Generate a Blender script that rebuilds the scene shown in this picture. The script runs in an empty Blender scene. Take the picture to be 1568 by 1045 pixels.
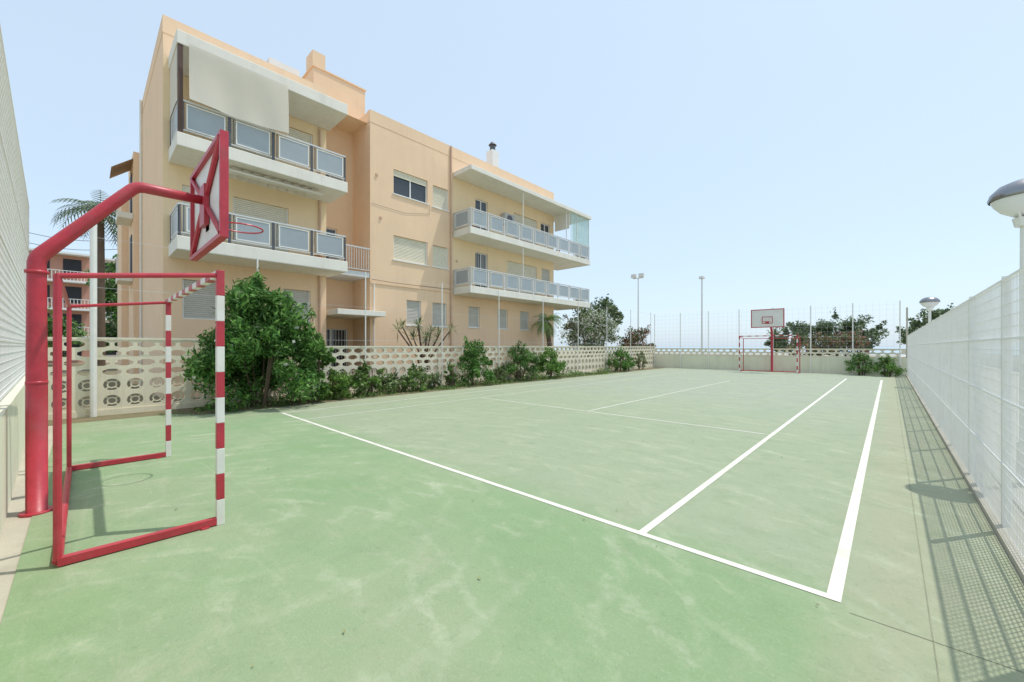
import bpy, math, random
import numpy as np
from mathutils import Vector, Matrix
random.seed(7); np.random.seed(7)
scene=bpy.context.scene
# ------------------------------------------------------------------ helpers
def nn(nt,t,**kw):
    n=nt.nodes.new(t)
    for k,v in kw.items(): setattr(n,k,v)
    return n
def mat(name,col,rough=.8,var=.12,scale=2.0,bump=0.0,bscale=60,metal=0.0,dirt=0.0,dirtcol=(.12,.1,.08),streak=False,spec=.3,trans=0):
    m=bpy.data.materials.new(name); m.use_nodes=True; nt=m.node_tree; L=nt.links.new
    b=nt.nodes['Principled BSDF']; b.inputs['Roughness'].default_value=rough; b.inputs['Metallic'].default_value=metal
    b.inputs['Specular IOR Level'].default_value=spec
    tc=nn(nt,'ShaderNodeTexCoord')
    n1=nn(nt,'ShaderNodeTexNoise'); n1.inputs['Scale'].default_value=scale; n1.inputs['Detail'].default_value=6; n1.inputs['Roughness'].default_value=.65
    L(tc.outputs['Object'],n1.inputs['Vector'])
    r=nn(nt,'ShaderNodeMapRange'); r.inputs[1].default_value=.25; r.inputs[2].default_value=.75; r.inputs[3].default_value=1-var; r.inputs[4].default_value=1+var
    L(n1.outputs['Fac'],r.inputs[0])
    mul=nn(nt,'ShaderNodeVectorMath',operation='SCALE'); mul.inputs[0].default_value=col[:3]; L(r.outputs[0],mul.inputs['Scale'])
    out=mul.outputs[0]
    if dirt>0:
        n2=nn(nt,'ShaderNodeTexNoise'); n2.inputs['Scale'].default_value=1.0; n2.inputs['Detail'].default_value=8; n2.inputs['Roughness'].default_value=.7
        mp=nn(nt,'ShaderNodeMapping'); mp.inputs['Scale'].default_value=(3,3,.35) if streak else (2.2,2.2,2.2)
        L(tc.outputs['Object'],mp.inputs[0]); L(mp.outputs[0],n2.inputs['Vector'])
        r2=nn(nt,'ShaderNodeMapRange'); r2.inputs[1].default_value=.5; r2.inputs[2].default_value=.8; r2.inputs[3].default_value=0; r2.inputs[4].default_value=dirt
        L(n2.outputs['Fac'],r2.inputs[0])
        mx=nn(nt,'ShaderNodeMix',data_type='RGBA'); L(r2.outputs[0],mx.inputs[0]); L(out,mx.inputs[6]); mx.inputs[7].default_value=(*dirtcol,1)
        out=mx.outputs[2]
    L(out,b.inputs['Base Color'])
    if bump>0:
        n3=nn(nt,'ShaderNodeTexNoise'); n3.inputs['Scale'].default_value=bscale; n3.inputs['Detail'].default_value=4
        L(tc.outputs['Object'],n3.inputs['Vector'])
        bp=nn(nt,'ShaderNodeBump'); bp.inputs['Strength'].default_value=bump; bp.inputs['Distance'].default_value=.01
        L(n3.outputs['Fac'],bp.inputs['Height']); L(bp.outputs[0],b.inputs['Normal'])
    if trans>0:
        t=nn(nt,'ShaderNodeBsdfTranslucent'); L(out,t.inputs[0]); ms=nn(nt,'ShaderNodeMixShader'); ms.inputs[0].default_value=trans
        L(b.outputs[0],ms.inputs[1]); L(t.outputs[0],ms.inputs[2]); L(ms.outputs[0],nt.nodes['Material Output'].inputs[0])
    return m
def leaf_mat(name,cols,rough=.55,trans=.3):
    m=bpy.data.materials.new(name); m.use_nodes=True; nt=m.node_tree; L=nt.links.new
    b=nt.nodes['Principled BSDF']; b.inputs['Roughness'].default_value=rough; b.inputs['Specular IOR Level'].default_value=.3
    g=nn(nt,'ShaderNodeNewGeometry'); cr=nn(nt,'ShaderNodeValToRGB'); L(g.outputs['Random Per Island'],cr.inputs[0])
    el=cr.color_ramp.elements
    while len(el)<len(cols): el.new(.5)
    for i,c in enumerate(cols):
        el[i].position=i/(len(cols)-1) if len(cols)>1 else 0; el[i].color=(*c,1)
    tc=nn(nt,'ShaderNodeTexCoord'); n1=nn(nt,'ShaderNodeTexNoise'); n1.inputs['Scale'].default_value=1.8; L(tc.outputs['Object'],n1.inputs['Vector'])
    r=nn(nt,'ShaderNodeMapRange'); r.inputs[1].default_value=.3; r.inputs[2].default_value=.7; r.inputs[3].default_value=.6; r.inputs[4].default_value=1.35
    L(n1.outputs['Fac'],r.inputs[0])
    mul=nn(nt,'ShaderNodeVectorMath',operation='SCALE'); L(cr.outputs[0],mul.inputs[0]); L(r.outputs[0],mul.inputs['Scale'])
    L(mul.outputs[0],b.inputs['Base Color'])
    t=nn(nt,'ShaderNodeBsdfTranslucent'); L(mul.outputs[0],t.inputs[0]); ms=nn(nt,'ShaderNodeMixShader'); ms.inputs[0].default_value=trans
    L(b.outputs[0],ms.inputs[1]); L(t.outputs[0],ms.inputs[2]); L(ms.outputs[0],nt.nodes['Material Output'].inputs[0])
    return m
def glass_mat(name,col,rough=.1,alpha=1.0):
    m=bpy.data.materials.new(name); m.use_nodes=True; nt=m.node_tree; b=nt.nodes['Principled BSDF']
    b.inputs['Base Color'].default_value=(*col,1); b.inputs['Roughness'].default_value=rough; b.inputs['Specular IOR Level'].default_value=.6
    b.inputs['Alpha'].default_value=alpha
    return m
class B:
    def __init__(s): s.v=[];s.f=[];s.m=[]
    def box(s,x0,x1,y0,y1,z0,z1,mi=0):
        n=len(s.v)
        s.v+=[(x0,y0,z0),(x1,y0,z0),(x1,y1,z0),(x0,y1,z0),(x0,y0,z1),(x1,y0,z1),(x1,y1,z1),(x0,y1,z1)]
        for q in ((3,2,1,0),(4,5,6,7),(0,1,5,4),(1,2,6,5),(2,3,7,6),(3,0,4,7)):
            s.f.append(tuple(n+i for i in q)); s.m.append(mi)
    def quad(s,a,b,c,d,mi=0):
        n=len(s.v); s.v+=[tuple(a),tuple(b),tuple(c),tuple(d)]; s.f.append((n,n+1,n+2,n+3)); s.m.append(mi)
    def cyl(s,p1,p2,r1,r2=None,n=10,mi=0,cap=True):
        r2=r1 if r2 is None else r2
        p1=Vector(p1);p2=Vector(p2);d=(p2-p1).normalized()
        a=d.cross(Vector((0,0,1)));
        if a.length<1e-3:a=Vector((1,0,0))
        a.normalize();b=d.cross(a); k=len(s.v)
        for p,r in((p1,r1),(p2,r2)):
            for i in range(n):
                t=2*math.pi*i/n; s.v.append(tuple(p+a*r*math.cos(t)+b*r*math.sin(t)))
        for i in range(n):
            j=(i+1)%n; s.f.append((k+i,k+j,k+n+j,k+n+i)); s.m.append(mi)
        if cap:
            s.f.append(tuple(k+i for i in range(n))[::-1]); s.m.append(mi); s.f.append(tuple(k+n+i for i in range(n))); s.m.append(mi)
    def tube(s,pts,r,n=12,mi=0):
        P=[Vector(p) for p in pts]; k=len(s.v); prev=None
        for i,p in enumerate(P):
            d=(P[min(i+1,len(P)-1)]-P[max(i-1,0)]).normalized()
            if prev is None:
                a=d.cross(Vector((1,0,0)))
                if a.length<1e-2:a=d.cross(Vector((0,1,0)))
            else: a=prev-d*prev.dot(d)
            a.normalize();prev=a;b=d.cross(a); rr=r[i] if isinstance(r,(list,tuple)) else r
            for j in range(n):
                t=2*math.pi*j/n; s.v.append(tuple(p+a*rr*math.cos(t)+b*rr*math.sin(t)))
        for i in range(len(P)-1):
            for j in range(n):
                q=(j+1)%n; s.f.append((k+i*n+j,k+i*n+q,k+(i+1)*n+q,k+(i+1)*n+j)); s.m.append(mi)
        s.f.append(tuple(k+j for j in range(n))); s.m.append(mi)
        e=k+(len(P)-1)*n; s.f.append(tuple(e+j for j in range(n))); s.m.append(mi)
    def leaves(s,pos,size,asp=.4,mi=0,up=.3):
        n=len(pos)
        if n==0:return
        d=np.random.normal(size=(n,3)); d[:,2]+=up; d/=np.linalg.norm(d,axis=1)[:,None]
        e=np.random.normal(size=(n,3)); e-=d*(e*d).sum(1)[:,None]; e/=np.linalg.norm(e,axis=1)[:,None]
        sz=(size*(.6+.8*np.random.rand(n)))[:,None]
        a=pos-d*sz*.5; c=pos+d*sz*.5; b=pos+e*sz*asp*.5; f=pos-e*sz*asp*.5
        k=len(s.v); arr=np.stack([a,b,c,f],1).reshape(-1,3)
        s.v+=[tuple(x) for x in arr.tolist()]
        s.f+=[(k+4*i,k+4*i+1,k+4*i+2,k+4*i+3) for i in range(n)]; s.m+=[mi]*n
    def obj(s,name,mats,parent=None,smooth=False,bevel=0):
        me=bpy.data.meshes.new(name); me.from_pydata(s.v,[],s.f)
        for m in (mats if isinstance(mats,(list,tuple)) else [mats]): me.materials.append(m)
        me.polygons.foreach_set('material_index',s.m)
        if smooth: me.polygons.foreach_set('use_smooth',[True]*len(s.f))
        me.update(); o=bpy.data.objects.new(name,me); scene.collection.objects.link(o)
        if parent: o.parent=parent
        if bevel:
            md=o.modifiers.new('bevel','BEVEL'); md.width=bevel; md.segments=2; md.limit_method='ANGLE'
        return o
def empty(name):
    o=bpy.data.objects.new(name,None); scene.collection.objects.link(o); return o
# ------------------------------------------------------------------ materials
PEACH=mat('peach_stucco',(.84,.61,.41),.9,.05,.5,.25,80,dirt=.25,dirtcol=(.58,.41,.28),streak=True)
YELL=mat('yellow_stucco',(.84,.65,.41),.9,.05,.6,.2,80,dirt=.2,dirtcol=(.55,.40,.24),streak=True)
SLAB=mat('painted_concrete',(.78,.75,.67),.85,.06,1.2,.15,60,dirt=.35,dirtcol=(.46,.42,.35),streak=True)
WHITE=mat('white_paint',(.80,.80,.77),.5,.05,3)
GALV=mat('galvanised_steel',(.80,.79,.74),.5,.06,5,dirt=.2,dirtcol=(.5,.47,.42))
RED=mat('red_paint',(.46,.035,.055),.4,.2,6,.1,40,dirt=.5,dirtcol=(.38,.14,.13),spec=.5)
SWHITE=mat('chipped_white_paint',(.76,.74,.70),.5,.06,5,dirt=.4,dirtcol=(.5,.33,.28))
DARK=mat('dark_void',(.03,.03,.035),.5,.2,2)
GLASS=glass_mat('window_glass',(.05,.06,.07),.06)
PANEL=mat('frosted_panel',(.34,.38,.40),.3,.12,.8,spec=.5)
GREENGL=glass_mat('green_glass',(.50,.72,.69),.1,.33)
SHUT=mat('roller_shutter',(.78,.73,.58),.6,.05,3)
SHUTG=mat('grey_shutter',(.58,.56,.50),.6,.05,3)
CANVAS=mat('awning_canvas',(.84,.80,.70),.9,.03,1,.15,8,dirt=.12,dirtcol=(.66,.58,.46),streak=True,trans=.4)
BROWN=mat('brown_metal',(.10,.06,.045),.5,.1,3)
CREAM=mat('cream_block',(.77,.71,.55),.9,.08,1.5,.3,50,dirt=.5,dirtcol=(.38,.33,.23),streak=True)
CREAMW=mat('cream_wall',(.76,.74,.57),.9,.06,1,.2,50,dirt=.4,dirtcol=(.42,.39,.29),streak=True)
CONC=mat('concrete',(.48,.45,.36),.95,.12,1.3,.4,90,dirt=.5,dirtcol=(.28,.27,.2))
BARK=mat('bark',(.14,.1,.07),.95,.2,6,.6,30)
SOIL=mat('soil',(.20,.17,.10),1,.25,3,.6,30,dirt=.6,dirtcol=(.08,.12,.03))
LINE=mat('line_paint',(.74,.72,.63),.75,.08,5,.2,80,dirt=.9,dirtcol=(.46,.48,.36))
LINE2=mat('worn_line_paint',(.62,.63,.53),.8,.10,5,.2,80,dirt=.8,dirtcol=(.40,.43,.32))
BRICK=mat('red_render',(.50,.27,.20),.9,.1,1)
STEELD=mat('dark_steel',(.12,.12,.13),.45,.1,3,metal=.5)
CHROME=mat('polished_steel',(.30,.30,.31),.28,.05,3,metal=.9)
GLOBE=mat('lamp_diffuser',(.75,.76,.76),.25,.04,3)

# ------------------------------------------------------------------ court surface material
def court_mat():
    m=bpy.data.materials.new('court_paint'); m.use_nodes=True; nt=m.node_tree; L=nt.links.new
    b=nt.nodes['Principled BSDF']; b.inputs['Roughness'].default_value=.8; b.inputs['Specular IOR Level'].default_value=.2
    tc=nn(nt,'ShaderNodeTexCoord'); sep=nn(nt,'ShaderNodeSeparateXYZ'); L(tc.outputs['Object'],sep.inputs[0])
    def noise(sc,det=6,rough=.6,vec=None,dist=0):
        n=nn(nt,'ShaderNodeTexNoise'); n.inputs['Scale'].default_value=sc; n.inputs['Detail'].default_value=det; n.inputs['Roughness'].default_value=rough; n.inputs['Distortion'].default_value=dist
        L(vec or tc.outputs['Object'],n.inputs['Vector']); return n.outputs['Fac']
    def rng(inp,a,bb,c=0,d=1):
        r=nn(nt,'ShaderNodeMapRange'); r.inputs[1].default_value=a;r.inputs[2].default_value=bb;r.inputs[3].default_value=c;r.inputs[4].default_value=d
        L(inp,r.inputs[0]); return r.outputs[0]
    def mth(op,a,c):
        n=nn(nt,'ShaderNodeMath',operation=op)
        for i,x in enumerate((a,c)):
            if isinstance(x,(int,float)): n.inputs[i].default_value=x
            else: L(x,n.inputs[i])
        return n.outputs[0]
    def mix(f,a,c):
        n=nn(nt,'ShaderNodeMix',data_type='RGBA')
        if isinstance(f,(int,float)): n.inputs[0].default_value=f
        else: L(f,n.inputs[0])
        for i,x in ((6,a),(7,c)):
            if isinstance(x,tuple): n.inputs[i].default_value=(*x,1)
            else: L(x,n.inputs[i])
        return n.outputs[2]
    GR=(.225,.335,.170); SG=(.305,.36,.235); TN=(.345,.35,.235); GY=(.33,.37,.285)
    wob=mth('MULTIPLY',mth('SUBTRACT',noise(1.3),.5),.5)
    yy=mth('ADD',sep.outputs[1],wob); xx=mth('ADD',sep.outputs[0],wob)
    inside=rng(yy,3.2,3.9)
    c=mix(inside,GR,SG)
    c=mix(rng(sep.outputs[1],8,16),c,GY)
    c=mix(mth('MULTIPLY',rng(xx,-.4,.0),.85),c,TN)
    c=mix(mth('MULTIPLY',rng(mth('MULTIPLY',xx,-1),10.8,11.6),.35),c,TN)
    c=mix(mth('MULTIPLY',mth('MULTIPLY',rng(noise(.4,5),.45,.6),rng(yy,1.4,3.4,1,0)),.5),c,(.30,.355,.225))
    c=mix(mth('MULTIPLY',rng(noise(.55,7,.65),.42,.68),.45),c,(.35,.395,.255))
    c=mix(mth('MULTIPLY',rng(noise(2.7,8,.7),.5,.75),.5),c,(.20,.275,.155))
    for (lx,ly,s,d,amt) in((3.2,.6,.9,9,.55),(4.6,-1.2,.6,6,.5)):
        mp=nn(nt,'ShaderNodeMapping'); mp.inputs['Location'].default_value=(lx,ly,0); L(tc.outputs['Object'],mp.inputs[0])
        w=nn(nt,'ShaderNodeTexWave',wave_type='RINGS',rings_direction='Z'); w.inputs['Scale'].default_value=s; w.inputs['Distortion'].default_value=d; w.inputs['Detail'].default_value=6; w.inputs['Detail Scale'].default_value=.9; w.inputs['Detail Roughness'].default_value=.65
        L(mp.outputs[0],w.inputs['Vector'])
        sc=mth('MULTIPLY',mth('MULTIPLY',rng(w.outputs['Fac'],.80,1.0),rng(noise(1.1,7,.7),.46,.64)),rng(noise(14,5,.8),.3,.6))
        c=mix(mth('MULTIPLY',sc,amt),c,(.46,.50,.36))
    mp2=nn(nt,'ShaderNodeMapping'); mp2.inputs['Rotation'].default_value=(0,0,.6); mp2.inputs['Scale'].default_value=(.6,6,1); L(tc.outputs['Object'],mp2.inputs[0])
    c=mix(mth('MULTIPLY',rng(noise(1.2,8,.7,mp2.outputs[0],1),.56,.78),.4),c,(.42,.45,.32))
    c=mix(mth('MULTIPLY',rng(noise(45,4,.7),.52,.75),.4),c,(.42,.45,.34))
    c=mix(mth('MULTIPLY',rng(noise(17,6,.8),.56,.75),.6),c,(.15,.21,.12))
    c=mix(mth('MULTIPLY',rng(noise(5,8,.85),.60,.72),.7),c,(.45,.47,.37))
    c=mix(mth('MULTIPLY',rng(noise(1.9,9,.8),.62,.74),.5),c,(.16,.21,.14))
    # grey-beige worn-through patches
    c=mix(mth('MULTIPLY',mth('MULTIPLY',rng(noise(.9,9,.75,None,.6),.55,.68),rng(noise(9,6,.8),.4,.6)),.5),c,(.42,.40,.30))
    L(c,b.inputs['Base Color'])
    bp=nn(nt,'ShaderNodeBump'); bp.inputs['Strength'].default_value=.5; bp.inputs['Distance'].default_value=.01
    L(noise(70,4),bp.inputs['Height']); L(bp.outputs[0],b.inputs['Normal'])
    return m
COURT=court_mat()

# ------------------------------------------------------------------ ground
b=B(); b.quad((-3000,-3000,-.03),(3000,-3000,-.03),(3000,3000,-.03),(-3000,3000,-.03)); b.obj('ground',mat('dry_ground',(.38,.35,.26),1,.15,.2,.3,20))
b=B(); b.quad((-3000,110,-.02),(3000,110,-.02),(3000,2999,-.02),(-3000,2999,-.02)); b.obj('sea',mat('sea_water',(.36,.45,.50),.35,.1,.05))
b=B(); b.quad((-14.0,-1.2,-.008),(.95,-.3,-.008),(.95,32.2,-.008),(-14.0,32.2,-.008)); b.obj('pavement',CONC)
b=B(); b.quad((1,-3,-.012),(9,-3,-.012),(9,110,-.012),(1,110,-.012)); b.obj('promenade_pavement',mat('promenade_paving',(.50,.48,.43),.9,.1,1.0,.3,40))
court=empty('tennis_court')
b=B(); b.quad((-13.0,-.38,0),(.69,-.33,0),(.69,31.6,0),(-13.0,31.6,0)); b.obj('playing_surface',COURT,court)
XR,XL,YB=-.23,-11.19,3.42
def line(b,x0,x1,y0,y1): b.quad((x0,y0,.004),(x1,y0,.004),(x1,y1,.004),(x0,y1,.004))
b=B()
line(b,XL,XR,YB-.03,YB+.035); line(b,XR-.08,XR,YB+.035,27.2)
line(b,XR-1.43,XR-1.36,YB+.035,27.2)
b.obj('boundary_lines',LINE,court)
b=B()
line(b,XL,XL+.06,YB+.035,27.2); line(b,XL+1.37,XL+1.42,YB+.035,27.2); line(b,XL,XR-.08,27.204,27.28)
line(b,XL+1.42,XR-1.43,8.9,8.96); line(b,XL+1.42,XR-1.43,21.7,21.77); line(b,XL+.06,XR-1.43,15.28,15.33)
for a,c in((8.96,15.28),(15.33,21.7)): line(b,-5.74,-5.68,a,c)
b.obj('service_lines',LINE2,court)
b=B()
for y in (3.30,9.3,15.6,22.0): b.quad((-.18,y,.003),(.68,y+.012,.003),(.68,y+.018,.003),(-.18,y+.006,.003))
b.quad((.18,-.3,.003),(.185,-.3,.003),(.19,31,.003),(.185,31,.003))
b.obj('expansion_joints',mat('joint_dirt',(.26,.27,.18),.95,.3,8),court)
b=B(); b.quad((-14.0,-1.2,-.004),(-13,-1.2,-.004),(-13,32,-.004),(-14.0,32,-.004)); b.quad((-13,1.5,.006),(-12.3,2,.006),(-12.75,31,.006),(-13,31,.006)); b.obj('planting_bed',SOIL)
b=B(); b.quad((-60,-4,-.015),(-14.1,-4,-.015),(-14.1,60,-.015),(-60,60,-.015)); b.obj('garden_ground',SOIL)

# ------------------------------------------------------------------ breeze block walls
def breeze(name,p0,dirv,length,height,parent=None,round_rows=2):
    b=B(); d=Vector(dirv).normalized(); nrm=Vector((d.y,-d.x,0)); p0=Vector(p0); T=.12
    def P(s,z,t): return p0+d*s+Vector((0,0,z))+nrm*t
    def tile(s0,s1,z0,z1,hole,seg):
        cs,cz=(s0+s1)/2,(z0+z1)/2; hs,hz=(s1-s0)/2,(z1-z0)/2
        ring=[];outer=[]
        for i in range(seg):
            a=2*math.pi*(i+.5)/seg; ca,sa=math.cos(a),math.sin(a)
            k=min(hs/abs(ca) if abs(ca)>1e-6 else 9,hz/abs(sa) if abs(sa)>1e-6 else 9)
            outer.append((cs+ca*k,cz+sa*k))
            if hole=='round': ring.append((cs+ca*hs*.74,cz+sa*hz*.74))
            else:
                e=4.0; rr=(abs(ca)**e+abs(sa)**e)**(-1/e); x=ca*rr;z=sa*rr
                ring.append((cs+x*hs*.8,cz+z*hz*.68))
        for t in(0,T):
            for i in range(seg):
                j=(i+1)%seg; a,c=outer[i],outer[j]; ia,ic=ring[i],ring[j]
                b.quad(P(*a,t),P(*c,t),P(*ic,t),P(*ia,t))
                if abs(a[0]-c[0])>1e-4 and abs(a[1]-c[1])>1e-4:
                    kx=s1 if (a[0]+c[0])/2>cs else s0; kz=z1 if (a[1]+c[1])/2>cz else z0
                    n=len(b.v); b.v+=[tuple(P(*a,t)),tuple(P(kx,kz,t)),tuple(P(*c,t))]; b.f.append((n,n+1,n+2)); b.m.append(0)
        for i in range(seg):
            j=(i+1)%seg; b.quad(P(*ring[i],0),P(*ring[j],0),P(*ring[j],T),P(*ring[i],T))
        if hole=='round':
            N=12
            for i in range(N):
                a0=2*math.pi*i/N;a1=2*math.pi*(i+1)/N
                for t in(.03,T-.03):
                    b.quad(P(cs+math.cos(a0)*hs*.46,cz+math.sin(a0)*hz*.46,t),P(cs+math.cos(a1)*hs*.46,cz+math.sin(a1)*hz*.46,t),P(cs+math.cos(a1)*hs*.32,cz+math.sin(a1)*hz*.32,t),P(cs+math.cos(a0)*hs*.32,cz+math.sin(a0)*hz*.32,t))
            for a in range(4):
                an=math.pi/4+a*math.pi/2; c,sn=math.cos(an),math.sin(an)
                for t in (.03,T-.03):
                    q=[(cs+c*hs*.44-sn*hs*.06,cz+sn*hz*.44+c*hz*.06),(cs+c*hs*.44+sn*hs*.06,cz+sn*hz*.44-c*hz*.06),(cs+c*hs*.78+sn*hs*.06,cz+sn*hz*.78-c*hz*.06),(cs+c*hs*.78-sn*hs*.06,cz+sn*hz*.78+c*hz*.06)]
                    b.quad(*[P(*x,t) for x in q])
    def sbox(s0,s1,z0,z1,t0,t1):
        c=[P(s,z,t) for z in(z0,z1) for (s,t) in((s0,t0),(s1,t0),(s1,t1),(s0,t1))]
        n=len(b.v); b.v+=[tuple(x) for x in c]
        for q in((3,2,1,0),(4,5,6,7),(0,1,5,4),(1,2,6,5),(2,3,7,6),(3,0,4,7)): b.f.append(tuple(n+i for i in q)); b.m.append(0)
    z=.14; sbox(0,length,-.05,z,-.02,T+.02)
    rr=.40
    for r in range(round_rows):
        n=int(length/rr)
        for i in range(n): tile(i*length/n,(i+1)*length/n,z,z+rr,'round',16)
        z+=rr
    rest=height-z-.05; rows=max(1,round(rest/.22)); rh=rest/rows
    for r in range(rows):
        w=.42; n=int(length/w); w=length/n; off=(r%2)*w/2
        for i in range(n-(r%2)): tile(i*w+off,(i+1)*w+off,z,z+rh,'ob',8)
        if off: sbox(0,off,z,z+rh,0,T); sbox(length-off,length,z,z+rh,0,T)
        z+=rh
    sbox(0,length,z,z+.05,-.015,T+.015)
    return b.obj(name,CREAM,parent)
breeze('breeze_block_wall',(-14.12,-1.0,0),(0,1,0),4.2,1.90)
breeze('breeze_block_wall',(-14.12,3.2,0),(0,1,0),28.8,1.70)
breeze('breeze_block_wall',(-14.12,32.12,0),(1,0,0),14.9,1.55,round_rows=0)
b=B(); b.box(-13.95,.8,31.9,31.98,-.05,1.02); b.obj('low_wall',CREAMW)

net=empty('sports_net_fence')
b=B(); ys=[.15+3.43*i for i in range(10)]
for i,y in enumerate(ys):
    b.cyl((-13.9,y,0),(-13.9,y,4.4),.045 if i==0 else .022,n=8)
b.cyl((-13.88,.15,0),(-13.88,.15,4.6),.065,n=10)
xs=[-13.9+2.05*i for i in range(8)]
for x in xs: b.cyl((x,31.75,0),(x,31.75,4.3),.03,n=8)
b.obj('net_posts',GALV,net)
b=B()
for z in (1.9,3.1,4.3): b.cyl((-13.9,.15,z),(-13.9,31.7,z),.003,n=4)
for z in np.arange(1.7,4.3,.3): b.cyl((-13.9,31.75,z),(.5,31.75,z),.0025,n=4)
for x in np.arange(-13.9,.5,.3): b.cyl((x,31.75,1.6),(x,31.75,4.28),.0025,n=4)
b.obj('net_wires',mat('net_cord',(.55,.58,.62),.8,.05,3),net)
b=B()
for (z,y0,y1) in ((7.6,-3.0,1.5),(7.1,-3.0,1.4)):
    pts=[(-31.3+ .2*t,y0+(y1-y0)*t,z-.35*math.sin(math.pi*t)) for t in [i/12 for i in range(13)]]
    b.tube(pts,.014,n=5)
b.cyl((-31.4,-3.0,0),(-31.4,-3.0,8.0),.09,n=8)
b.obj('overhead_cable',STEELD)

# ------------------------------------------------------------------ wire fences
def mesh_fence(name,p0,p1,z0,z1,sp=.05,wr=.003,rails=(),posts=2.4,hsp=.2,postside=.03,railr=.02,pr=.03):
    E=empty(name); p0=Vector(p0);p1=Vector(p1); d=(p1-p0); Ln=d.length; d.normalize(); nr=Vector((d.y,-d.x,0))
    def tri(b,a,c,r):
        a=Vector(a);c=Vector(c); ax=(c-a).normalized(); u=ax.cross(nr).normalized()
        k=len(b.v)
        for p in(a,c):
            for t in(0,1,2,3):
                an=math.pi/2*t+.785; b.v.append(tuple(p+(u*math.cos(an)+nr*math.sin(an))*r))
        for i in range(4):
            j=(i+1)%4; b.f.append((k+i,k+j,k+4+j,k+4+i)); b.m.append(0)
    b=B(); n=int(Ln/sp)
    for i in range(n+1):
        p=p0+d*(i*Ln/n); tri(b,p+Vector((0,0,z0)),p+Vector((0,0,z1)),wr)
    for z in np.arange(z0,z1,hsp): tri(b,p0+Vector((0,0,z))+nr*wr*2,p1+Vector((0,0,z))+nr*wr*2,wr*1.1)
    b.obj('wire_mesh',GALV,E)
    b=B()
    for z in rails: tri(b,p0+Vector((0,0,z)),p1+Vector((0,0,z)),railr)
    s=0
    while s<=Ln+.01:
        p=p0+d*s+nr*postside; b.cyl((p.x,p.y,0),(p.x,p.y,z1+.05),pr,n=8); s+=posts
    b.obj('posts_and_rails',WHITE,E)
    return E
mesh_fence('metal_fence',(.75,-.4,0),(.75,31.9,0),.05,2.27,.05,.0032,rails=(.62,1.2,1.75,2.28),posts=2.05,hsp=.1,railr=.011)
b=B(); b.box(.70,.80,-.5,32,-.05,.05); b.box(.7,.78,31.98,32.06,0,3.9); b.obj('fence_kerb',CONC)
W0=(1.2,-.33); W1=(-15.6,-.945)
mesh_fence('metal_fence',(*W0,0),(*W1,0),1.1,5.15,.045,.0038,rails=(1.12,1.75,2.9,4.0,5.15),posts=1.6,postside=-.05,hsp=.1,railr=.014)
b=B(); dx,dy=W1[0]-W0[0],W1[1]-W0[1]
def wallseg(b,z0,z1,t0,t1):
    l=math.hypot(dx,dy); nx,ny=dy/l,-dx/l
    c=[]
    for z in(z0,z1):
        c+=[(W0[0]+nx*t0,W0[1]+ny*t0,z),(W1[0]+nx*t0,W1[1]+ny*t0,z),(W1[0]+nx*t1,W1[1]+ny*t1,z),(W0[0]+nx*t1,W0[1]+ny*t1,z)]
    n=len(b.v); b.v+=c
    for q in((3,2,1,0),(4,5,6,7),(0,1,5,4),(1,2,6,5),(2,3,7,6),(3,0,4,7)): b.f.append(tuple(n+i for i in q)); b.m.append(0)
wallseg(b,-.05,1.06,-.1,.08); b.obj('rendered_wall',CREAMW)

# ------------------------------------------------------------------ goals
def goal(name,x0,x1,yf,yb):
    E=empty(name); s=.031; H=2.40; Hb=2.22
    b=B(); N=10
    def seg(a,c,i,r=s):
        a=Vector(a);c=Vector(c); lo=[min(a[k],c[k]) for k in range(3)]; hi=[max(a[k],c[k]) for k in range(3)]
        ax=[k for k in range(3) if hi[k]-lo[k]>1e-6][0]
        for k in range(3):
            if k!=ax: lo[k]-=r; hi[k]+=r
        b.box(lo[0],hi[0],lo[1],hi[1],lo[2],hi[2],i)
    for x in(x0,x1):
        for i in range(N): seg((x,yf,H*i/N),(x,yf,H*(i+1)/N),1 if i%2==0 else 0)
    n2=14
    for i in range(n2):
        seg((x0+s+(x1-x0-2*s)*i/n2,yf,H-s),(x0+s+(x1-x0-2*s)*(i+1)/n2,yf,H-s),1 if i%2 else 0)
    b.obj('striped_front_frame',[RED,SWHITE],E,bevel=.005)
    b=B(); q=.03; sy=1 if yf>yb else -1
    for x in(x0,x1):
        b.box(x-q,x+q,min(yf-sy*s,yb),max(yf-sy*s,yb),.01,.01+2*q)
        b.cyl((x,yf-sy*s,H-.05),(x,yb,Hb),.022,n=10)
        b.cyl((x,yb,.05),(x,yb,Hb),.025,n=10)
        b.box(x-.05,x+.05,yf-sy*.12-.03,yf-sy*.12+.03,.0,.012)
    b.cyl((x0,yb,.045),(x1,yb,.045),.03,n=10); b.cyl((x0,yb,Hb),(x1,yb,Hb),.02,n=10)
    b.obj('rear_frame',RED,E)
    return E
goal('football_goal',-8.04,-4.62,.88,-.14)
goal('football_goal',-7.35,-4.15,30.2,31.2)

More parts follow.
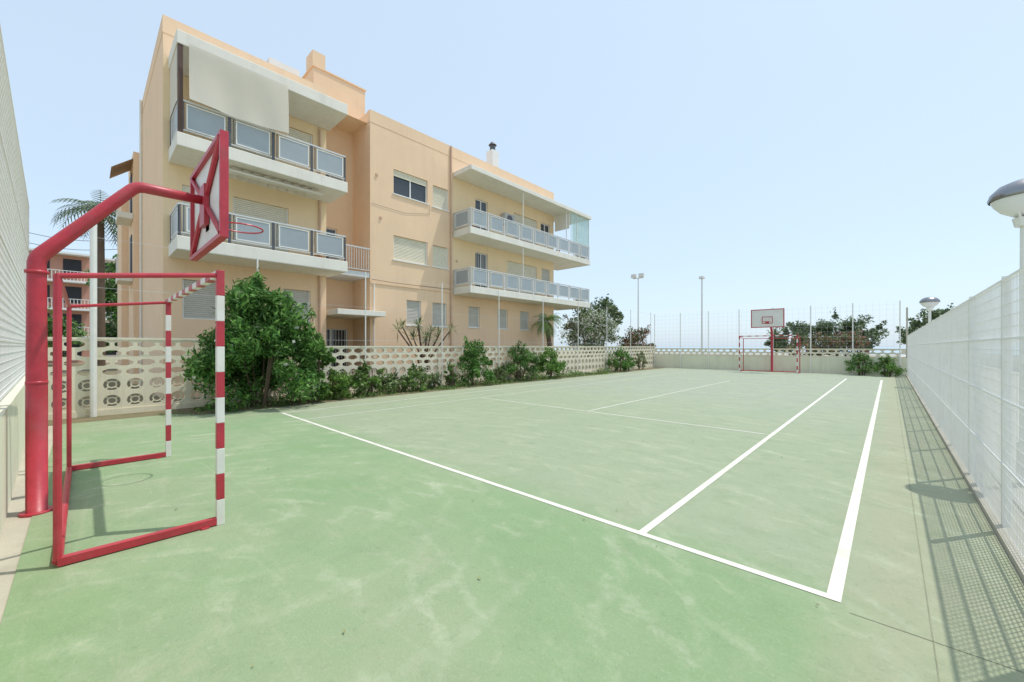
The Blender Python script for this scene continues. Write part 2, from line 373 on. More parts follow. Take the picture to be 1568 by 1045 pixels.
# ------------------------------------------------------------------ basketball hoops
def hoop(name,x,yp,sgn):
    E=empty(name); b=B()
    pts=[(x,yp,0),(x,yp,1.2)]
    P0=Vector((x,yp,2.58));P1=Vector((x,yp+sgn*.74,3.52));P2=Vector((x,yp+sgn*1.36,3.52))
    def bend(a,c,e,r=.12,n=5):
        d1=(c-a).normalized();d2=(e-c).normalized(); out=[]
        for i in range(n+1):
            t=i/n; out.append((c-d1*r)*(1-t)**2+c*2*t*(1-t)+(c+d2*r)*t**2)
        return out
    pts+=bend(Vector((x,yp,2)),P0,P1,.07)+bend(P0,P1,P2,.07)+[P2]
    b.tube(pts,[.076]*2+[.068]*6+[.06]*6+[.054],n=16)
    b.cyl((x,yp,-.01),(x,yp,.02),.12,n=16); b.cyl((x,yp,2.42),(x,yp,2.45),.084,n=16); b.cyl((x,yp,1.3),(x,yp,1.33),.079,n=16)
    o=b.obj('post_and_arm',RED,E)
    for p in o.data.polygons: p.use_smooth=len(p.vertices)==4
    yb=yp+sgn*1.40; b=B(); x0,x1,z0,z1=x-.92,x+.92,2.90,4.08
    b.box(x0+.02,x1-.02,min(yb,yb+sgn*.025),max(yb,yb+sgn*.025),z0+.02,z1-.02,0)
    ya,yc=sorted((yb-sgn*.045,yb+sgn*.035)); f=.05
    b.box(x0,x1,ya,yc,z0,z0+f,1); b.box(x0,x1,ya,yc,z1-f,z1,1); b.box(x0,x0+f,ya,yc,z0+f,z1-f,1); b.box(x1-f,x1,ya,yc,z0+f,z1-f,1)
    yk=yb-sgn*.03
    for (sx,sz) in((x0+f,z0+f),(x1-f,z0+f),(x0+f,z1-f),(x1-f,z1-f)):
        b.cyl((x,yk,3.5),(sx,yk,sz),.030,n=6,mi=1)
    b.box(x-.14,x+.14,min(yk-.03,yk+.02),max(yk-.03,yk+.02),3.2,3.7,1)
    yt=yb+sgn*.028
    for q in((x-.3,x+.3,3.15,3.19),(x-.3,x+.3,3.56,3.6),(x-.3,x-.26,3.19,3.56),(x+.26,x+.3,3.19,3.56)):
        b.box(q[0],q[1],min(yt,yt+sgn*.006),max(yt,yt+sgn*.006),q[2],q[3],1)
    b.obj('backboard',[SWHITE,RED],E)
    b=B(); R=.24; zc=3.26; cy=yb+sgn*(.13+R); N=28
    k=len(b.v)
    for i in range(N):
        a=2*math.pi*i/N
        for j in range(6):
            t=2*math.pi*j/6; rr=R+.010*math.cos(t); b.v.append((x+rr*math.cos(a),cy+rr*math.sin(a),zc+.010*math.sin(t)))
    for i in range(N):
        for j in range(6):
            b.f.append((i*6+j,((i+1)%N)*6+j,((i+1)%N)*6+(j+1)%6,i*6+(j+1)%6)); b.m.append(0)
    b.cyl((x-.08,yb,zc),(x-.08,cy-sgn*R*.9,zc),.012,n=6); b.cyl((x+.08,yb,zc),(x+.08,cy-sgn*R*.9,zc),.012,n=6)
    b.box(x-.1,x+.1,min(yb,yb+sgn*.05),max(yb,yb+sgn*.05),zc-.12,zc+.02)
    b.obj('rim',RED,E)
hoop('basketball_hoop',-6.3,-.33,1)
hoop('basketball_hoop',-5.7,31.4,-1)

# ------------------------------------------------------------------ apartment building
BL=empty('apartment_building')
X=-16.9
def facade(b,X,y0,y1,z0,z1,ops,depth=.14,mi=0):
    ys=sorted(set([y0,y1]+[o[0] for o in ops]+[o[1] for o in ops])); zs=sorted(set([z0,z1]+[o[2] for o in ops]+[o[3] for o in ops]))
    for i in range(len(ys)-1):
        for j in range(len(zs)-1):
            cy=(ys[i]+ys[i+1])/2;cz=(zs[j]+zs[j+1])/2
            if any(o[0]<cy<o[1] and o[2]<cz<o[3] for o in ops): continue
            b.quad((X,ys[i],zs[j]),(X,ys[i+1],zs[j]),(X,ys[i+1],zs[j+1]),(X,ys[i],zs[j+1]),mi)
    for o in ops:
        a,c,e,f=o[:4]; D=X-depth
        b.quad((X,a,e),(X,c,e),(D,c,e),(D,a,e),mi); b.quad((X,a,f),(D,a,f),(D,c,f),(X,c,f),mi)
        b.quad((X,a,e),(D,a,e),(D,a,f),(X,a,f),mi); b.quad((X,c,e),(X,c,f),(D,c,f),(D,c,e),mi)
wn=B()
def slats(D,y0,y1,z0,z1,k,p=.07):
    n=max(1,int(round((z1-z0)/p))); h=(z1-z0)/n
    for i in range(n):
        za=z0+i*h; zb=za+h
        wn.quad((D+.05,y0,za),(D+.05,y1,za),(D+.062,y1,za+h*.5),(D+.062,y0,za+h*.5),k)
        wn.quad((D+.062,y0,za+h*.5),(D+.062,y1,za+h*.5),(D+.05,y1,zb-.012),(D+.05,y0,zb-.012),k)
        wn.quad((D+.035,y0,zb-.012),(D+.035,y1,zb-.012),(D+.035,y1,zb),(D+.035,y0,zb),k)
def window(y0,y1,z0,z1,kind,X=X,depth=.14,sill=True):
    D=X-depth; f=.05
    wn.box(D-.06,D,y0,y1,z0,z1,4)
    if kind in('shut','gshut'):
        slats(D,y0+f,y1-f,z0+.03,z1-.001,2 if kind=='shut' else 3)
        wn.box(D+.001,D+.08,y0+.001,y0+f,z0,z1-.001,0); wn.box(D+.001,D+.08,y1-f,y1-.001,z0,z1-.001,0); wn.box(D+.001,D+.07,y0+f,y1-f,z0+.001,z0+.03,0)
    else:
        wn.box(D+.01,D+.02,y0+f,y1-f,z0+f,z1-f,1)
        for q in((y0+.001,y1-.001,z0+.001,z0+f),(y0+.001,y1-.001,z1-f,z1-.001),(y0+.001,y0+f,z0+f,z1-f),(y1-f,y1-.001,z0+f,z1-f),((y0+y1)/2-.03,(y0+y1)/2+.03,z0+f,z1-f)):
            wn.box(D+.002,D+.06,q[0],q[1],q[2],q[3],0)
        if kind=='half': slats(D+.03,y0+.02,y1-.02,z0+(z1-z0)*.74,z1-.002,2)
        if kind=='curtain': wn.box(D+.021,D+.024,y0+f,y0+(y1-y0)*.4,z0+f,z1-f,2)
        if kind=='bars':
            n=int((y1-y0)/.13)
            for i in range(n+1):
                yy=y0+(y1-y0)*i/n; wn.box(D+.1,D+.115,yy-.008,yy+.008,z0+.01,z1-.01,0)
    if sill: wn.box(X-.05,X+.05,y0-.06,y1+.06,z0-.05,z0-.002,0)
H=12.25
fa=B()
ops=[(3.0,4.9,8.05,10.3,'shut'),(5.35,6.3,8.95,10.2,'shut'),(3.6,5.4,4.98,7.0,'shut'),(2.2,3.2,4.98,7.0,'curtain'),(2.2,3.3,2.6,3.9,'gshut'),(5.2,6.2,2.6,3.9,'gshut')]
facade(fa,X,1.72,6.82,-.1,4.56,[o for o in ops if o[3]<4.5],mi=0)
facade(fa,X,1.72,6.82,4.56,11,[o for o in ops if o[3]>4.5],mi=1)
facade(fa,X,1.72,6.82,11,H,[],mi=0)
for o in ops: window(*o,sill=False)
ops=[(9.9,11.8,8.85,10.0,'half'),(12.12,13.1,8.8,9.9,'shut'),(9.9,11.8,5.76,6.9,'shut'),(12.12,13.1,5.76,6.85,'shut'),(10.6,11.42,2.72,3.92,'gshut'),(12.1,13.0,2.72,3.92,'gshut')]
facade(fa,X,8.74,13.3,-.1,H,ops,mi=0)
for o in ops: window(*o)
ops=[(14.5,15.33,2.75,3.9,'gshut'),(16.75,17.6,2.75,3.9,'gshut'),(18.75,19.6,2.75,3.9,'gshut'),(20.6,21.4,2.75,3.9,'gshut')]
facade(fa,X,13.3,22.2,-.1,4.5,ops,mi=0)
for o in ops: window(*o)
ops=[(15.0,15.95,4.82,7.0,'bars'),(17.6,20.4,4.82,6.9,'shut'),(20.9,21.8,5.6,6.9,'gshut'),(15.0,15.95,7.87,10.0,'glass'),(18.2,20.4,7.87,9.95,'shut'),(20.8,21.8,8.6,9.95,'glass')]
facade(fa,X,13.3,22.2,4.5,10.75,ops,mi=1)
for o in ops: window(*o,sill=False)
facade(fa,X,13.3,22.2,10.75,H,[],mi=0)
G=-24.6
def vwall(a,c,z0=-.1,z1=H,mi=0): fa.quad((*a,z0),(*c,z0),(*c,z1),(*a,z1),mi)
vwall((X,1.72),(G,1.72)); vwall((G,1.72),(G,22.2)); vwall((X,22.2),(G,22.2))
XR2=-18.6
vwall((X,6.82),(XR2,6.82)); vwall((X,8.74),(XR2,8.74))
rops=[(6.95,8.0,5.6,7.1,'glass'),(6.95,8.0,8.7,10.1,'glass'),(7.0,8.5,0.0,2.5,'bars')]
facade(fa,XR2,6.82,8.74,-.1,H,rops)
for o in rops: window(*o,X=XR2,sill=False)
fa.quad((X-.25,1.97,H-.5),(X-.25,21.95,H-.5),(G+.2,21.95,H-.5),(G+.2,1.97,H-.5),0)
for (a,c,e,f) in((X-.25,X+.012,1.708,6.832),(X-.25,X+.012,8.728,22.212),(XR2-.25,XR2+.012,6.84,8.72),(G,X-.26,1.708,1.97),(G,X-.26,21.95,22.212)):
    fa.box(a,c,e,f,H-.52,H+.03,0)
fa.box(-27.5,G-.01,1.5,20,-.1,10.4,0)
fa.box(-31,-27.51,1.25,20,-.1,9.2,0)
fa.obj('facade_walls',[PEACH,YELL],BL)
wn.obj('windows',[WHITE,GLASS,SHUT,SHUTG,DARK],BL)
b=B(); b.box(-22,XR2+.015,6.95,9.35,H-.45,14.1,0); b.box(-19.3,XR2+.05,6.9,7.45,14.161,14.8,0); b.box(-22.05,XR2+.06,6.9,9.4,14.1,14.16,0)
b.box(-22.5,-20,5.6,6.85,H-.4,14.5,1); b.box(-21.5,-21,4.8,5.4,H-.4,14.3,1); b.box(-18.35,-17.8,17.2,17.75,H-.4,13.85,1)
b.cyl((-18.07,17.47,13.85),(-18.07,17.47,14.25),.17,.17,8,2); b.cyl((-18.07,17.47,14.25),(-18.07,17.47,14.45),.27,.08,8,2)
b.cyl((-20.6,4.4,H-.5),(-20.6,4.4,14.4),.02,n=5,mi=2); b.cyl((-20.6,3.9,14.3),(-20.6,4.9,14.1),.015,n=5,mi=2); b.cyl((-20.6,4.1,14.0),(-20.6,4.7,13.9),.012,n=5,mi=2)
b.obj('stair_tower_and_chimneys',[PEACH,WHITE,STEELD],BL)
b=B()
b.box(X,X+.04,8.76,13.3,4.52,4.60,0); b.box(X,X+.04,13.3,22.2,4.28,4.34,0)
b.cyl((X+.06,13.25,0),(X+.06,13.25,H),.05,n=8,mi=1); b.cyl((X+.06,6.55,0),(X+.06,6.55,10.5),.045,n=8,mi=1); b.cyl((X+.06,8.9,0),(X+.06,8.9,4.5),.03,n=8,mi=2)
b.tube([(X+.02,8.8,4.7),(X+.02,9.9,4.66),(X+.02,13.2,4.7)],.010,n=5,mi=3)
b.tube([(X+.02,8.8,8.1),(X+.02,10.5,8.06),(X+.02,11.9,8.35),(X+.02,11.9,8.8)],.006,n=5,mi=3)
for (y,z) in((9.0,9.4),(9.2,7.5),(13.6,6.2)): b.box(X,X+.05,y,y+.1,z,z+.1,1)
b.obj('trim_and_downpipes',[PEACH,mat('pipe_peach',(.62,.42,.30),.6),WHITE,STEELD],BL)
XF=-15.2
RAILP=mat('rail_paint',(.62,.63,.63),.4,.05,4)
def rail_run(b,a,c,z0,zt):
    a=Vector(a);c=Vector(c); d=(c-a); Ln=d.length; d.normalize(); n=max(1,round(Ln/1.22)); bay=Ln/n; nr=Vector((d.y,-d.x))
    def bx(s0,s1,za,zb,t0,t1,mi):
        pts=[]
        for z in(za,zb):
            for s,t in((s0,t0),(s1,t0),(s1,t1),(s0,t1)): p=a+d*s+nr*t; pts.append((p.x,p.y,z))
        k=len(b.v); b.v.extend(pts)
        for q in((3,2,1,0),(4,5,6,7),(0,1,5,4),(1,2,6,5),(2,3,7,6),(3,0,4,7)): b.f.append(tuple(k+i for i in q)); b.m.append(mi)
    bx(0,Ln,zt-.05,zt,-.03,.03,0); bx(0,Ln,z0+.10,z0+.13,-.015,.015,0)
    for i in range(n):
        s=i*bay
        bx(s+.0,s+.04,z0,zt-.05,-.02,.02,3); bx(s+bay-.04,s+bay-.002,z0,zt-.05,-.02,.02,3)
        bx(s+.10,s+.125,z0+.13,zt-.05,-.012,.012,3)
        bx(s+.17,s+bay-.11,z0+.19,zt-.12,-.006,.006,1)
        for (q0,q1,za,zb) in((s+.17,s+bay-.11,z0+.16,z0+.19),(s+.17,s+bay-.11,zt-.12,zt-.09),(s+.17,s+.2,z0+.19,zt-.12),(s+bay-.14,s+bay-.11,z0+.19,zt-.12)): bx(q0,q1,za,zb,-.018,.018,2)
def balcony(y0,y1,xf,zb,zt,rt):
    b=B(); b.box(X+.002,xf,y0,y1,zb,zt); b.obj('balcony_slab',SLAB,BL,bevel=.02)
    b=B(); e=.06
    rail_run(b,(xf-e,y0+e),(xf-e,y1-e),zt,rt); rail_run(b,(X+.02,y0+e),(xf-e-.05,y0+e),zt,rt); rail_run(b,(X+.02,y1-e),(xf-e-.05,y1-e),zt,rt)
    b.obj('balcony_railing',[RAILP,PANEL,WHITE,STEELD if y0<5 else RAILP],BL)
balcony(1.85,6.95,XF,7.60,8.0,9.0); balcony(1.85,6.95,XF,4.55,4.95,5.93)
balcony(13.4,24.6,-15.47,7.45,7.8,8.77); balcony(13.4,24.6,-15.47,4.42,4.78,5.75)
b=B(); b.box(X+.002,XF,1.85,6.95,10.60,11.0); b.obj('eave_slab',SLAB,BL,bevel=.02)
b=B(); b.box(X+.002,-15.4,13.4,24.65,10.68,10.92); b.box(X-.8,X+.0,22.23,24.65,10.68,10.92); b.obj('eave_slab',SLAB,BL,bevel=.02)
b=B(); b.box(X-1.5,X+.0,22.22,24.6,7.45,7.8); b.box(X-1.5,X,22.22,24.6,4.42,4.78); b.obj('balcony_slab_return',SLAB,BL)
b=B(); b.box(X-.02,X+.02,6.96,8.73,6.0,6.05); b.box(X-.02,X+.02,6.96,8.73,5.05,5.08)
for y in np.arange(7.0,8.7,.11): b.box(X-.01,X+.01,y,y+.02,5.08,6.0)
b.box(XR2+.01,X-.03,6.83,8.73,4.75,4.98); b.obj('landing_railing',RAILP,BL)
b=B(); b.box(XR2+.01,-16.0,6.9,9.0,2.98,3.2); b.obj('entrance_canopy',SLAB,BL,bevel=.015)
b=B(); b.box(-15.56,-15.54,22.3,24.5,8.8,10.66); b.box(X,-15.6,24.52,24.54,8.8,10.66); b.obj('glazed_corner',GREENGL,BL)
b=B()
for y in (21.8,23.0,24.5): b.box(-15.58,-15.53,y,y+.03,8.78,10.67)
b.box(-15.58,-15.54,17.5,17.53,5.76,7.44); b.box(-15.58,-15.54,17.5,17.53,8.78,10.67)
b.box(-16.8,-15.6,22.2,22.25,9.6,10.6,); b.obj('balcony_posts',GALV,BL)
b=B()
for (x,y,z) in((-16.2,14.2,7.8),(-16.1,21.6,7.8),(-16.2,20.6,4.78),(-16.4,6.3,4.95)):
    b.cyl((x,y,z),(x,y,z+.3),.12,.16,10,0)
b.box(-16.5,-16.0,18.4,19.2,8.2,8.24,1); b.box(-16.52,-16.48,18.4,19.2,8.24,8.7,1)
b.obj('balcony_pots',[mat('terracotta',(.4,.18,.1),.8),WHITE],BL)
def drape(b,y0,y1,z0,z1,x,n=60,amp=.05,sag=.0,mi=0):
    m=22; k=len(b.v)
    for j in range(m+1):
        for i in range(n+1):
            u=i/n;v=j/m
            xx=x+amp*math.sin(u*6+1.6*v)*v+amp*.3*math.sin(u*17-v*2)*v-.05*math.sin(math.pi*v)*math.sin(u*3+1)
            b.v.append((xx,y0+(y1-y0)*u,z1+(z0-z1)*v - sag*math.sin(u*math.pi)*v))
    for j in range(m):
        for i in range(n): b.f.append((k+j*(n+1)+i,k+j*(n+1)+i+1,k+(j+1)*(n+1)+i+1,k+(j+1)*(n+1)+i)); b.m.append(mi)
b=B(); drape(b,2.12,4.8,8.98,10.62,-15.06,sag=.04,amp=.06)
b.obj('hanging_awning',CANVAS,BL,smooth=True)
b=B(); b.quad((X+.1,1.88,8.95),(-15.40,1.88,8.95),(-15.40,1.88,10.6),(X+.1,1.88,10.6)); b.obj('side_awning',CANVAS,BL)
b=B(); b.box(-15.34,-15.22,1.88,2.0,8,10.6); b.obj('awning_post',BROWN,BL)
b=B(); b.cyl((-15.7,3.2,7.42),(-15.7,6.1,7.42),.09,n=10); b.cyl((-15.45,3.2,7.36),(-15.45,6.1,7.36),.04,n=8)
for i in range(9): b.box(-16.5,-15.6,3.3+i*.31,3.3+i*.31+.15,7.50,7.53)
b.obj('rolled_awning',CANVAS,BL)
b=B(); b.box(X+.02,X+.36,17.0,17.85,9.0,9.6,0); b.cyl((X+.361,17.42,9.3),(X+.38,17.42,9.3),.23,n=20,mi=1); b.box(X,X+.36,17.1,17.15,8.94,9.0,1); b.box(X,X+.36,17.7,17.75,8.94,9.0,1); b.obj('air_conditioner',[mat('ac_casing',(.5,.5,.47),.5),STEELD],BL)
b=B()
for z in (4.6,7.4):
    b.box(-26.4,-24.7,1.0,1.49,z,z+.25,0)
    for i in range(14): b.box(-26.4+i*.12,-26.37+i*.12,1.01,1.04,z+.25,z+1.1,0)
    b.box(-26.4,-24.7,1.0,1.05,z+1.1,z+1.15,0); b.box(-26.2,-25.2,1.47,1.495,z+.3,z+2.2,1)
b.quad((-26.5,.8,9.5),(-24.65,.8,9.5),(-24.65,1.5,10.1),(-26.5,1.5,10.1),2)
b.cyl((-23.4,1.66,0),(-23.4,1.66,H),.05,n=6,mi=0)
b.obj('end_wall_fittings',[SLAB,DARK,mat('terracotta_awning',(.45,.32,.22),.8)],BL)

# ------------------------------------------------------------------ vegetation
G1=leaf_mat('oleander_leaf',[(.035,.10,.022),(.07,.18,.035),(.13,.28,.055),(.21,.36,.10)])
G2=leaf_mat('shrub_leaf',[(.07,.15,.03),(.14,.26,.05),(.25,.37,.09)])
G3=leaf_mat('olive_leaf',[(.10,.15,.06),(.2,.26,.12),(.32,.36,.2)])
G4=leaf_mat('pine_needles',[(.06,.10,.04),(.12,.18,.08),(.18,.24,.12)])
FL=leaf_mat('white_flower',[(.7,.68,.62),(.8,.75,.7)],.7,.2)
PK=leaf_mat('bougainvillea_bract',[(.33,.10,.09),(.42,.20,.14),(.28,.14,.10)],.7,.2)
DRY=leaf_mat('dry_leaf',[(.2,.17,.08),(.35,.32,.15),(.15,.2,.06)],.8,.1)
def bush(name,c,r,h,n,leaf=.12,asp=.32,mats=(G1,),frac=(1,),clumps=40,z0=0.0,trunk=None,low=False):
    b=B(); c=np.array([c[0],c[1],0.0])
    if trunk:
        for i in range(5):
            a=random.random()*6.28; e=(c[0]+math.cos(a)*r*.4,c[1]+math.sin(a)*r*.4,h*.75)
            m=(c[0]+math.cos(a)*.1,c[1]+math.sin(a)*.1,trunk)
            b.tube([(c[0],c[1],-.05),m,e],[.09,.06,.02],n=6,mi=len(mats))
    else:
        for i in range(7):
            a=random.random()*6.28; q=random.random()
            b.tube([(c[0]+math.cos(a)*.15,c[1]+math.sin(a)*.15,-.02),(c[0]+math.cos(a)*r*.3,c[1]+math.sin(a)*r*.3,h*.4),(c[0]+math.cos(a)*r*.6*q,c[1]+math.sin(a)*r*.6*q,h*.8)],[.03,.02,.006],n=5,mi=len(mats))
    cl=[]
    while len(cl)<clumps:
        p=np.random.uniform(-1,1,3); l=np.linalg.norm(p)
        if l>1 or l<.45: continue
        if low and p[2]<-.3: p[:2]*=1.15/max(.5,np.linalg.norm(p[:2]))*.8
        cl.append(p)
    cl=np.array(cl); zc=z0+(h-z0)*.5
    C=c+cl*np.array([r*.86,r*.86,(h-z0)*.44])+np.array([0,0,zc])
    C[:,2]=np.maximum(C[:,2],.12)
    idx=np.random.randint(0,clumps,n); sg=r*.17
    rad=.5+np.random.rand(clumps)*.9
    off=np.random.normal(size=(n,3)); off/=np.linalg.norm(off,axis=1)[:,None]; off*=(np.random.rand(n)**.45)[:,None]
    P=C[idx]+off*(sg*1.7*rad[idx])[:,None]*np.array([1,1,.85])
    ns=max(4,clumps//3)
    for k in range(ns):
        q=C[random.randrange(clumps)]; dirn=(q-(c+[0,0,zc])); dirn/=max(.2,np.linalg.norm(dirn)); dirn[2]+=.4
        t=np.random.rand(int(n*.006)+6)[:,None]; P=np.vstack([P,q+dirn*t*r*.32+np.random.normal(size=(len(t),3))*.05*r])
    P=P[(P[:,2]>.02)]
    fr=np.cumsum(frac)/sum(frac); rnd=np.random.rand(len(P))
    for i,f in enumerate(fr):
        lo=0 if i==0 else fr[i-1]; sel=P[(rnd>=lo)&(rnd<f)]
        b.leaves(sel,leaf if i==0 else leaf*.7,asp if i==0 else .8,i)
    b.obj(name,list(mats)+[BARK])
bush('oleander_bush',(-12.75,3.35),1.45,3.5,24000,.16,.3,(G1,FL),(1,.004),90,low=True)
bush('oleander_bush',(-12.75,4.75),.65,2.2,4800,.14,.3,(G1,G2),(1,.3),34,low=True)
for (x,y,r,h,n,ms,fr) in [(-13.0,5.7,.6,.9,2200,(G2,),(1,)),(-12.95,6.6,.55,1.2,2400,(G2,G3),(1,.3)),(-13.1,7.7,.5,.75,1500,(G3,G2),(1,.6)),(-13.0,8.6,.5,.95,1700,(G2,G3),(1,.5)),
   (-13.15,9.5,.4,.65,1000,(G3,FL),(1,.04)),(-13.2,10.4,.3,1.1,800,(G1,PK),(1,.15)),(-13.2,11.7,.85,1.95,5000,(G1,),(1,)),(-13.2,13.1,.4,.8,900,(G3,G2),(1,.5)),(-13.2,14.6,.95,1.85,5000,(G1,G3),(1,.3)),(-13.15,16.8,.9,1.6,4300,(G2,G1),(1,.8)),
   (-13.3,24.6,.85,1.6,2600,(G1,G2),(1,.3)),(-13.3,25.8,.6,1.3,1600,(G1,),(1,)),(-13.4,28.2,.5,1.4,1200,(G3,PK),(1,.08)),
   (-1.2,31.1,.7,1.35,2200,(G1,G3),(1,.3)),(-.1,30.9,.7,1.15,1800,(G2,G1),(1,1))]:
    bush('shrub',(x,y),r,h,n,.115,.38,ms,fr,34,low=True)
b=B(); n=9000; yy=np.random.uniform(2.0,23,n); wd=.30+.25*np.sin(yy*2.1)+.15*np.sin(yy*5.3); hh=.16+.14*np.sin(yy*1.7+1)+.10*np.sin(yy*6.1)
P=np.stack([-13.55+np.random.rand(n)*(wd+.55),yy,np.random.rand(n)*np.maximum(hh,.05)],1); b.leaves(P[:5000],.10,.35,0,.8); b.leaves(P[5000:],.10,.3,1,.8)
b.obj('ground_cover',[G2,G3])
b=B(); n=2500; P=np.stack([-12.75+np.random.normal(size=n)*.22,np.random.uniform(1.2,24,n),np.random.rand(n)*.06],1); b.leaves(P,.08,.14,0,2.0); b.obj('grass',[G2])
bush('white_oleander_tree',(-16.2,25.6),2.1,4.5,8000,.2,.4,(G3,FL,G1),(1,.8,.3),55,z0=.8,trunk=1.2)
bush('tree',(-20,34),2.2,6.2,5500,.26,.45,(G4,G3),(1,.4),40,z0=2,trunk=2)
bush('bougainvillea',(-16.3,33.6),1.7,3.4,4000,.2,.5,(G4,PK),(.7,.5),34,z0=.5,trunk=1)
for x,y,h,r in((-6.9,46,4.2,1.6),(-5.2,47,4.5,1.6),(-3.4,46,4.6,1.6),(-1.7,46,4.3,1.5),(-9.0,52,3.2,1.2)):
    bush('distant_tree',(x,y),r,h,3400,.26,.3,(G4,G3),(1,.4),30,z0=1.0,trunk=1.5)
bush('bougainvillea',(-4.8,43),1.7,2.9,2600,.2,.5,(G4,PK,DRY),(1,.7,.6),30,z0=.5); bush('bougainvillea',(-2.5,43),1.7,3.0,2600,.2,.5,(G4,PK,DRY),(1,.9,.6),30,z0=.5)
bush('tree',(2.6,48),1.7,4.8,3500,.24,.45,(G4,G3),(1,.4),34,z0=1.6,trunk=1.8)
bush('tree',(1.9,56),1.4,3.9,2500,.24,.45,(G4,G3),(1,.4),30,z0=1.2,trunk=1.8)
bush('tree',(-41,2.1),2.0,8.2,6000,.34,.45,(G1,G3),(1,.4),50,z0=1,trunk=2)
bush('tree',(-55,-3),3.5,4.8,5000,.34,.45,(G1,G3),(1,.4),50,z0=.5,trunk=2)
def palm(name,x,y,h,L=2.0,n=30,tr=.16,lm=None,wid=.26):
    b=B(); pts=[(x+.15*math.sin(i*.5),y,h*i/8-.05*(i==0)) for i in range(9)]
    b.tube(pts,[tr*(1.15-.04*i) for i in range(9)],n=10,mi=1)
    top=Vector(pts[-1])
    for i in range(n):
        a=2*math.pi*i/n*2.4+random.random()*.4; el=random.uniform(-.4,1.25); d=Vector((math.cos(a),math.sin(a),0))
        prev=top.copy(); ang=el; ll=L*random.uniform(.8,1.1)
        for s in range(12):
            st=(d*math.cos(ang)+Vector((0,0,1))*math.sin(ang))*(ll/12); cur=prev+st; ang-=.13
            side=d.cross(Vector((0,0,1))); w=ll*wid*math.sin(math.pi*(s+1.2)/13.5)
            for sg in(-1,1):
                tip=cur+side*sg*w+st*1.2-Vector((0,0,w*.45)); b.quad(prev,prev+st*.45,tip,tip-st*.1,0)
            b.quad(prev+side*.012,cur+side*.01,cur-side*.01,prev-side*.012,1)
            prev=cur
    b.obj(name,[lm or G3,BARK])
palm('palm_tree',-15.6,19.9,3.3,1.3,34,.16,G2)
palm('palm_tree',-38,.75,10.6,2.7,46,.2,G4,.2)
# branching yucca behind the wall: rosettes of long sword leaves
b=B()
for i in range(11):
    a=i*.57+.3; q=1.35*random.uniform(.35,1.1); e=Vector((-15.2+math.cos(a)*q*.6,10.4+math.sin(a)*q,random.uniform(2.0,2.7)))
    b.tube([(-15.2,10.4,-.05),(-15.2+math.cos(a)*q*.2,10.4+math.sin(a)*q*.25,1.2),e],[.07,.045,.03],n=6,mi=1)
    for k in range(34):
        d=Vector((random.gauss(0,1),random.gauss(0,1),random.gauss(.45,.7))).normalized(); l=random.uniform(.35,.6)
        sd=d.cross(Vector((0,0,1))).normalized()*.022; m=e+d*l*.55; t=e+d*l-Vector((0,0,.06))
        b.quad(e-sd*.6,m-sd,t,m+sd,0)
b.obj('yucca_plant',[G3,BARK])
b=B(); P=[]
for i in range(260):
    P.append([-12.6+abs(np.random.normal())*.8,np.random.uniform(2.5,22),.012])
for i in range(90): P.append([np.random.uniform(-11,.6),np.random.uniform(.3,12),.012])
for p in P:
    a=random.random()*6.28; s=random.uniform(.008,.022); c,sn=math.cos(a)*s,math.sin(a)*s
    b.quad((p[0]-c,p[1]-sn,p[2]),(p[0]+sn*.4,p[1]-c*.4,p[2]+.004),(p[0]+c,p[1]+sn,p[2]),(p[0]-sn*.4,p[1]+c*.4,p[2]+.006))
b.obj('leaf_litter',DRY)

# ------------------------------------------------------------------ lamps
def dome_lamp(x,y,h):
    E=empty('street_lamp'); b=B(); b.cyl((x,y,0),(x,y,h-.28),.055,.045,12,0); b.cyl((x,y,0),(x,y,.5),.08,.07,12,0); b.cyl((x,y,h-.34),(x,y,h-.24),.09,.11,12,0)
    for k in range(3):
        a=k*2.09; b.cyl((x+.09*math.cos(a),y+.09*math.sin(a),h-.28),(x+.2*math.cos(a),y+.2*math.sin(a),h-.02),.012,n=5)
    b.obj('post',GALV,E)
    def lathe(prof,mt,nm):
        b=B(); N=28
        for r,z in prof:
            for i in range(N): a=2*math.pi*i/N; b.v.append((x+r*math.cos(a),y+r*math.sin(a),z))
        for j in range(len(prof)-1):
            for i in range(N): b.f.append((j*N+i,j*N+(i+1)%N,(j+1)*N+(i+1)%N,(j+1)*N+i)); b.m.append(0)
        b.obj(nm,mt,E,smooth=True)
    lathe([(.30,h),(.31,h+.02),(.29,h+.09),(.22,h+.17),(.12,h+.215),(.001,h+.23)],CHROME,'dome')
    lathe([(.001,h-.22),(.1,h-.21),(.2,h-.14),(.26,h-.06),(.285,h-.001)],GLOBE,'diffuser')
dome_lamp(1.22,7.9,3.5); dome_lamp(1.22,23.9,3.5)
E=empty('floodlight_pole'); b=B(); b.cyl((-20.5,42.5,0),(-20.5,42.5,9.4),.09,.06,10); b.box(-21.1,-19.9,42.45,42.55,9.3,9.38)
for x in(-20.95,-20.05): b.box(x-.28,x+.28,42.2,42.5,9.4,9.8)
b.obj('mast',GALV,E)
E=empty('light_pole'); b=B(); b.cyl((-15.3,47.4,0),(-15.3,47.4,9.3),.11,.08,10); b.cyl((-15.3,47.4,9.3),(-15.3,47.4,9.55),.35,.3,14); b.obj('mast',WHITE,E)

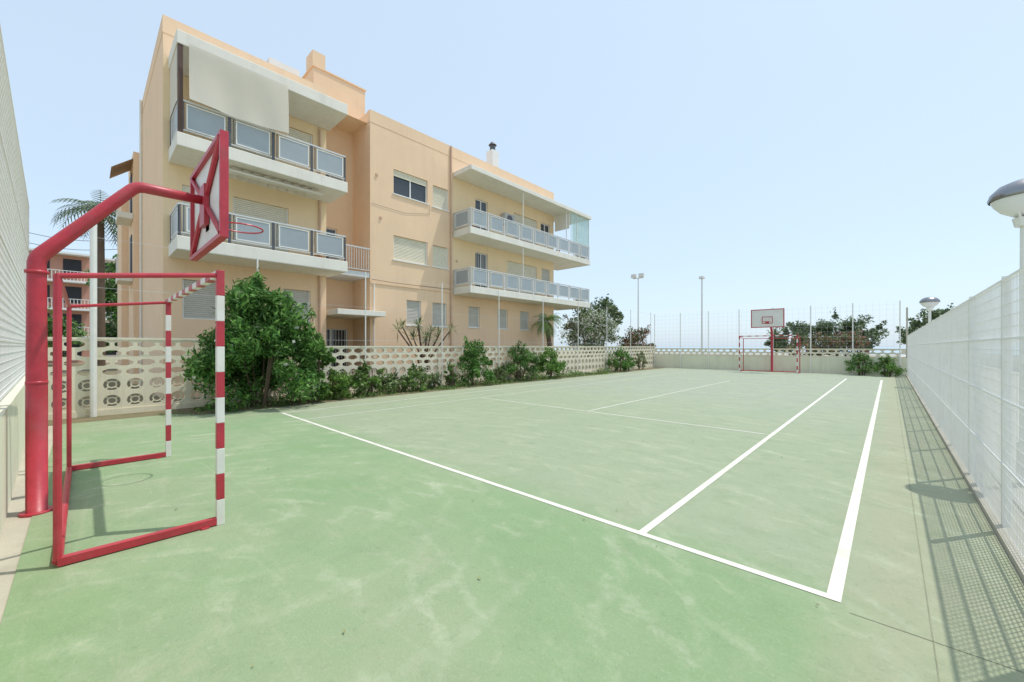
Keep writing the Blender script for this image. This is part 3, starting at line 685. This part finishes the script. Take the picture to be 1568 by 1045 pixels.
# ------------------------------------------------------------------ background blocks
def block(name,x0,x1,y0,y1,h,fl,mt):
    E=empty(name); b=B(); b.box(x0,x1,y0,y1,-.1,h); b.obj('walls',mt,E)
    b=B(); fh=h/fl
    for f in range(fl):
        z=f*fh
        b.box(x1+.001,x1+1.1,y0+.5,y1-.5,z+fh-.3,z+fh-.1,0)
        for y in np.arange(y0+.6,y1-1.2,2.2): b.box(x1+.001,x1+.03,y,y+1.3,z+.5,z+2.2,1)
        if f:
            for y in np.arange(y0+.5,y1-.5,.25): b.box(x1+1.05,x1+1.08,y,y+.05,z-.1,z+.8,0)
            b.box(x1+1.03,x1+1.1,y0+.5,y1-.5,z+.8,z+.86,0)
    b.obj('balconies_and_windows',[WHITE,DARK],E)
block('apartment_building',-74,-62,-6.5,.9,11.4,4,BRICK)
block('apartment_building',-90,-80,-1,6,14,5,mat('white_render',(.7,.68,.64),.9,.05,1))
b=B(); b.box(6.5,6.7,-3,90,0,1.1); b.obj('promenade_wall',WHITE)

# ------------------------------------------------------------------ light
S=Vector((.22,.33,1)).normalized(); elev=math.asin(S.z); az=math.atan2(S.x,S.y)
sun=bpy.data.lights.new('sun','SUN'); sun.energy=3.0; sun.angle=math.radians(.53); sun.color=(1,.95,.88)
so=bpy.data.objects.new('sun',sun); scene.collection.objects.link(so); so.rotation_euler=S.to_track_quat('Z','Y').to_euler()
wd=bpy.data.worlds.new('World'); scene.world=wd; wd.use_nodes=True; nt=wd.node_tree
bg=nt.nodes['Background']; bg.inputs[1].default_value=.15
sk=nt.nodes.new('ShaderNodeTexSky'); sk.sky_type='NISHITA'; sk.sun_disc=False; sk.sun_elevation=elev; sk.sun_rotation=az
sk.air_density=1.0; sk.dust_density=1.5; sk.ozone_density=1.5
hz=nt.nodes.new('ShaderNodeMix'); hz.data_type='RGBA'; hz.inputs[0].default_value=.62
nt.links.new(sk.outputs[0],hz.inputs[6]); hz.inputs[7].default_value=(5.7,7.0,8.2,1)
nt.links.new(hz.outputs[2],bg.inputs[0])
# ------------------------------------------------------------------ camera
cam=bpy.data.cameras.new('camera'); co=bpy.data.objects.new('camera',cam); scene.collection.objects.link(co)
co.location=(0,0,1.68); co.rotation_euler=(math.radians(90),0,math.radians(43.2)); cam.lens=14.12; cam.sensor_width=36; cam.shift_y=.0054
cam.clip_start=.05; cam.clip_end=6000; scene.camera=co
scene.view_settings.view_transform='Standard'; scene.view_settings.look='None'; scene.view_settings.exposure=0
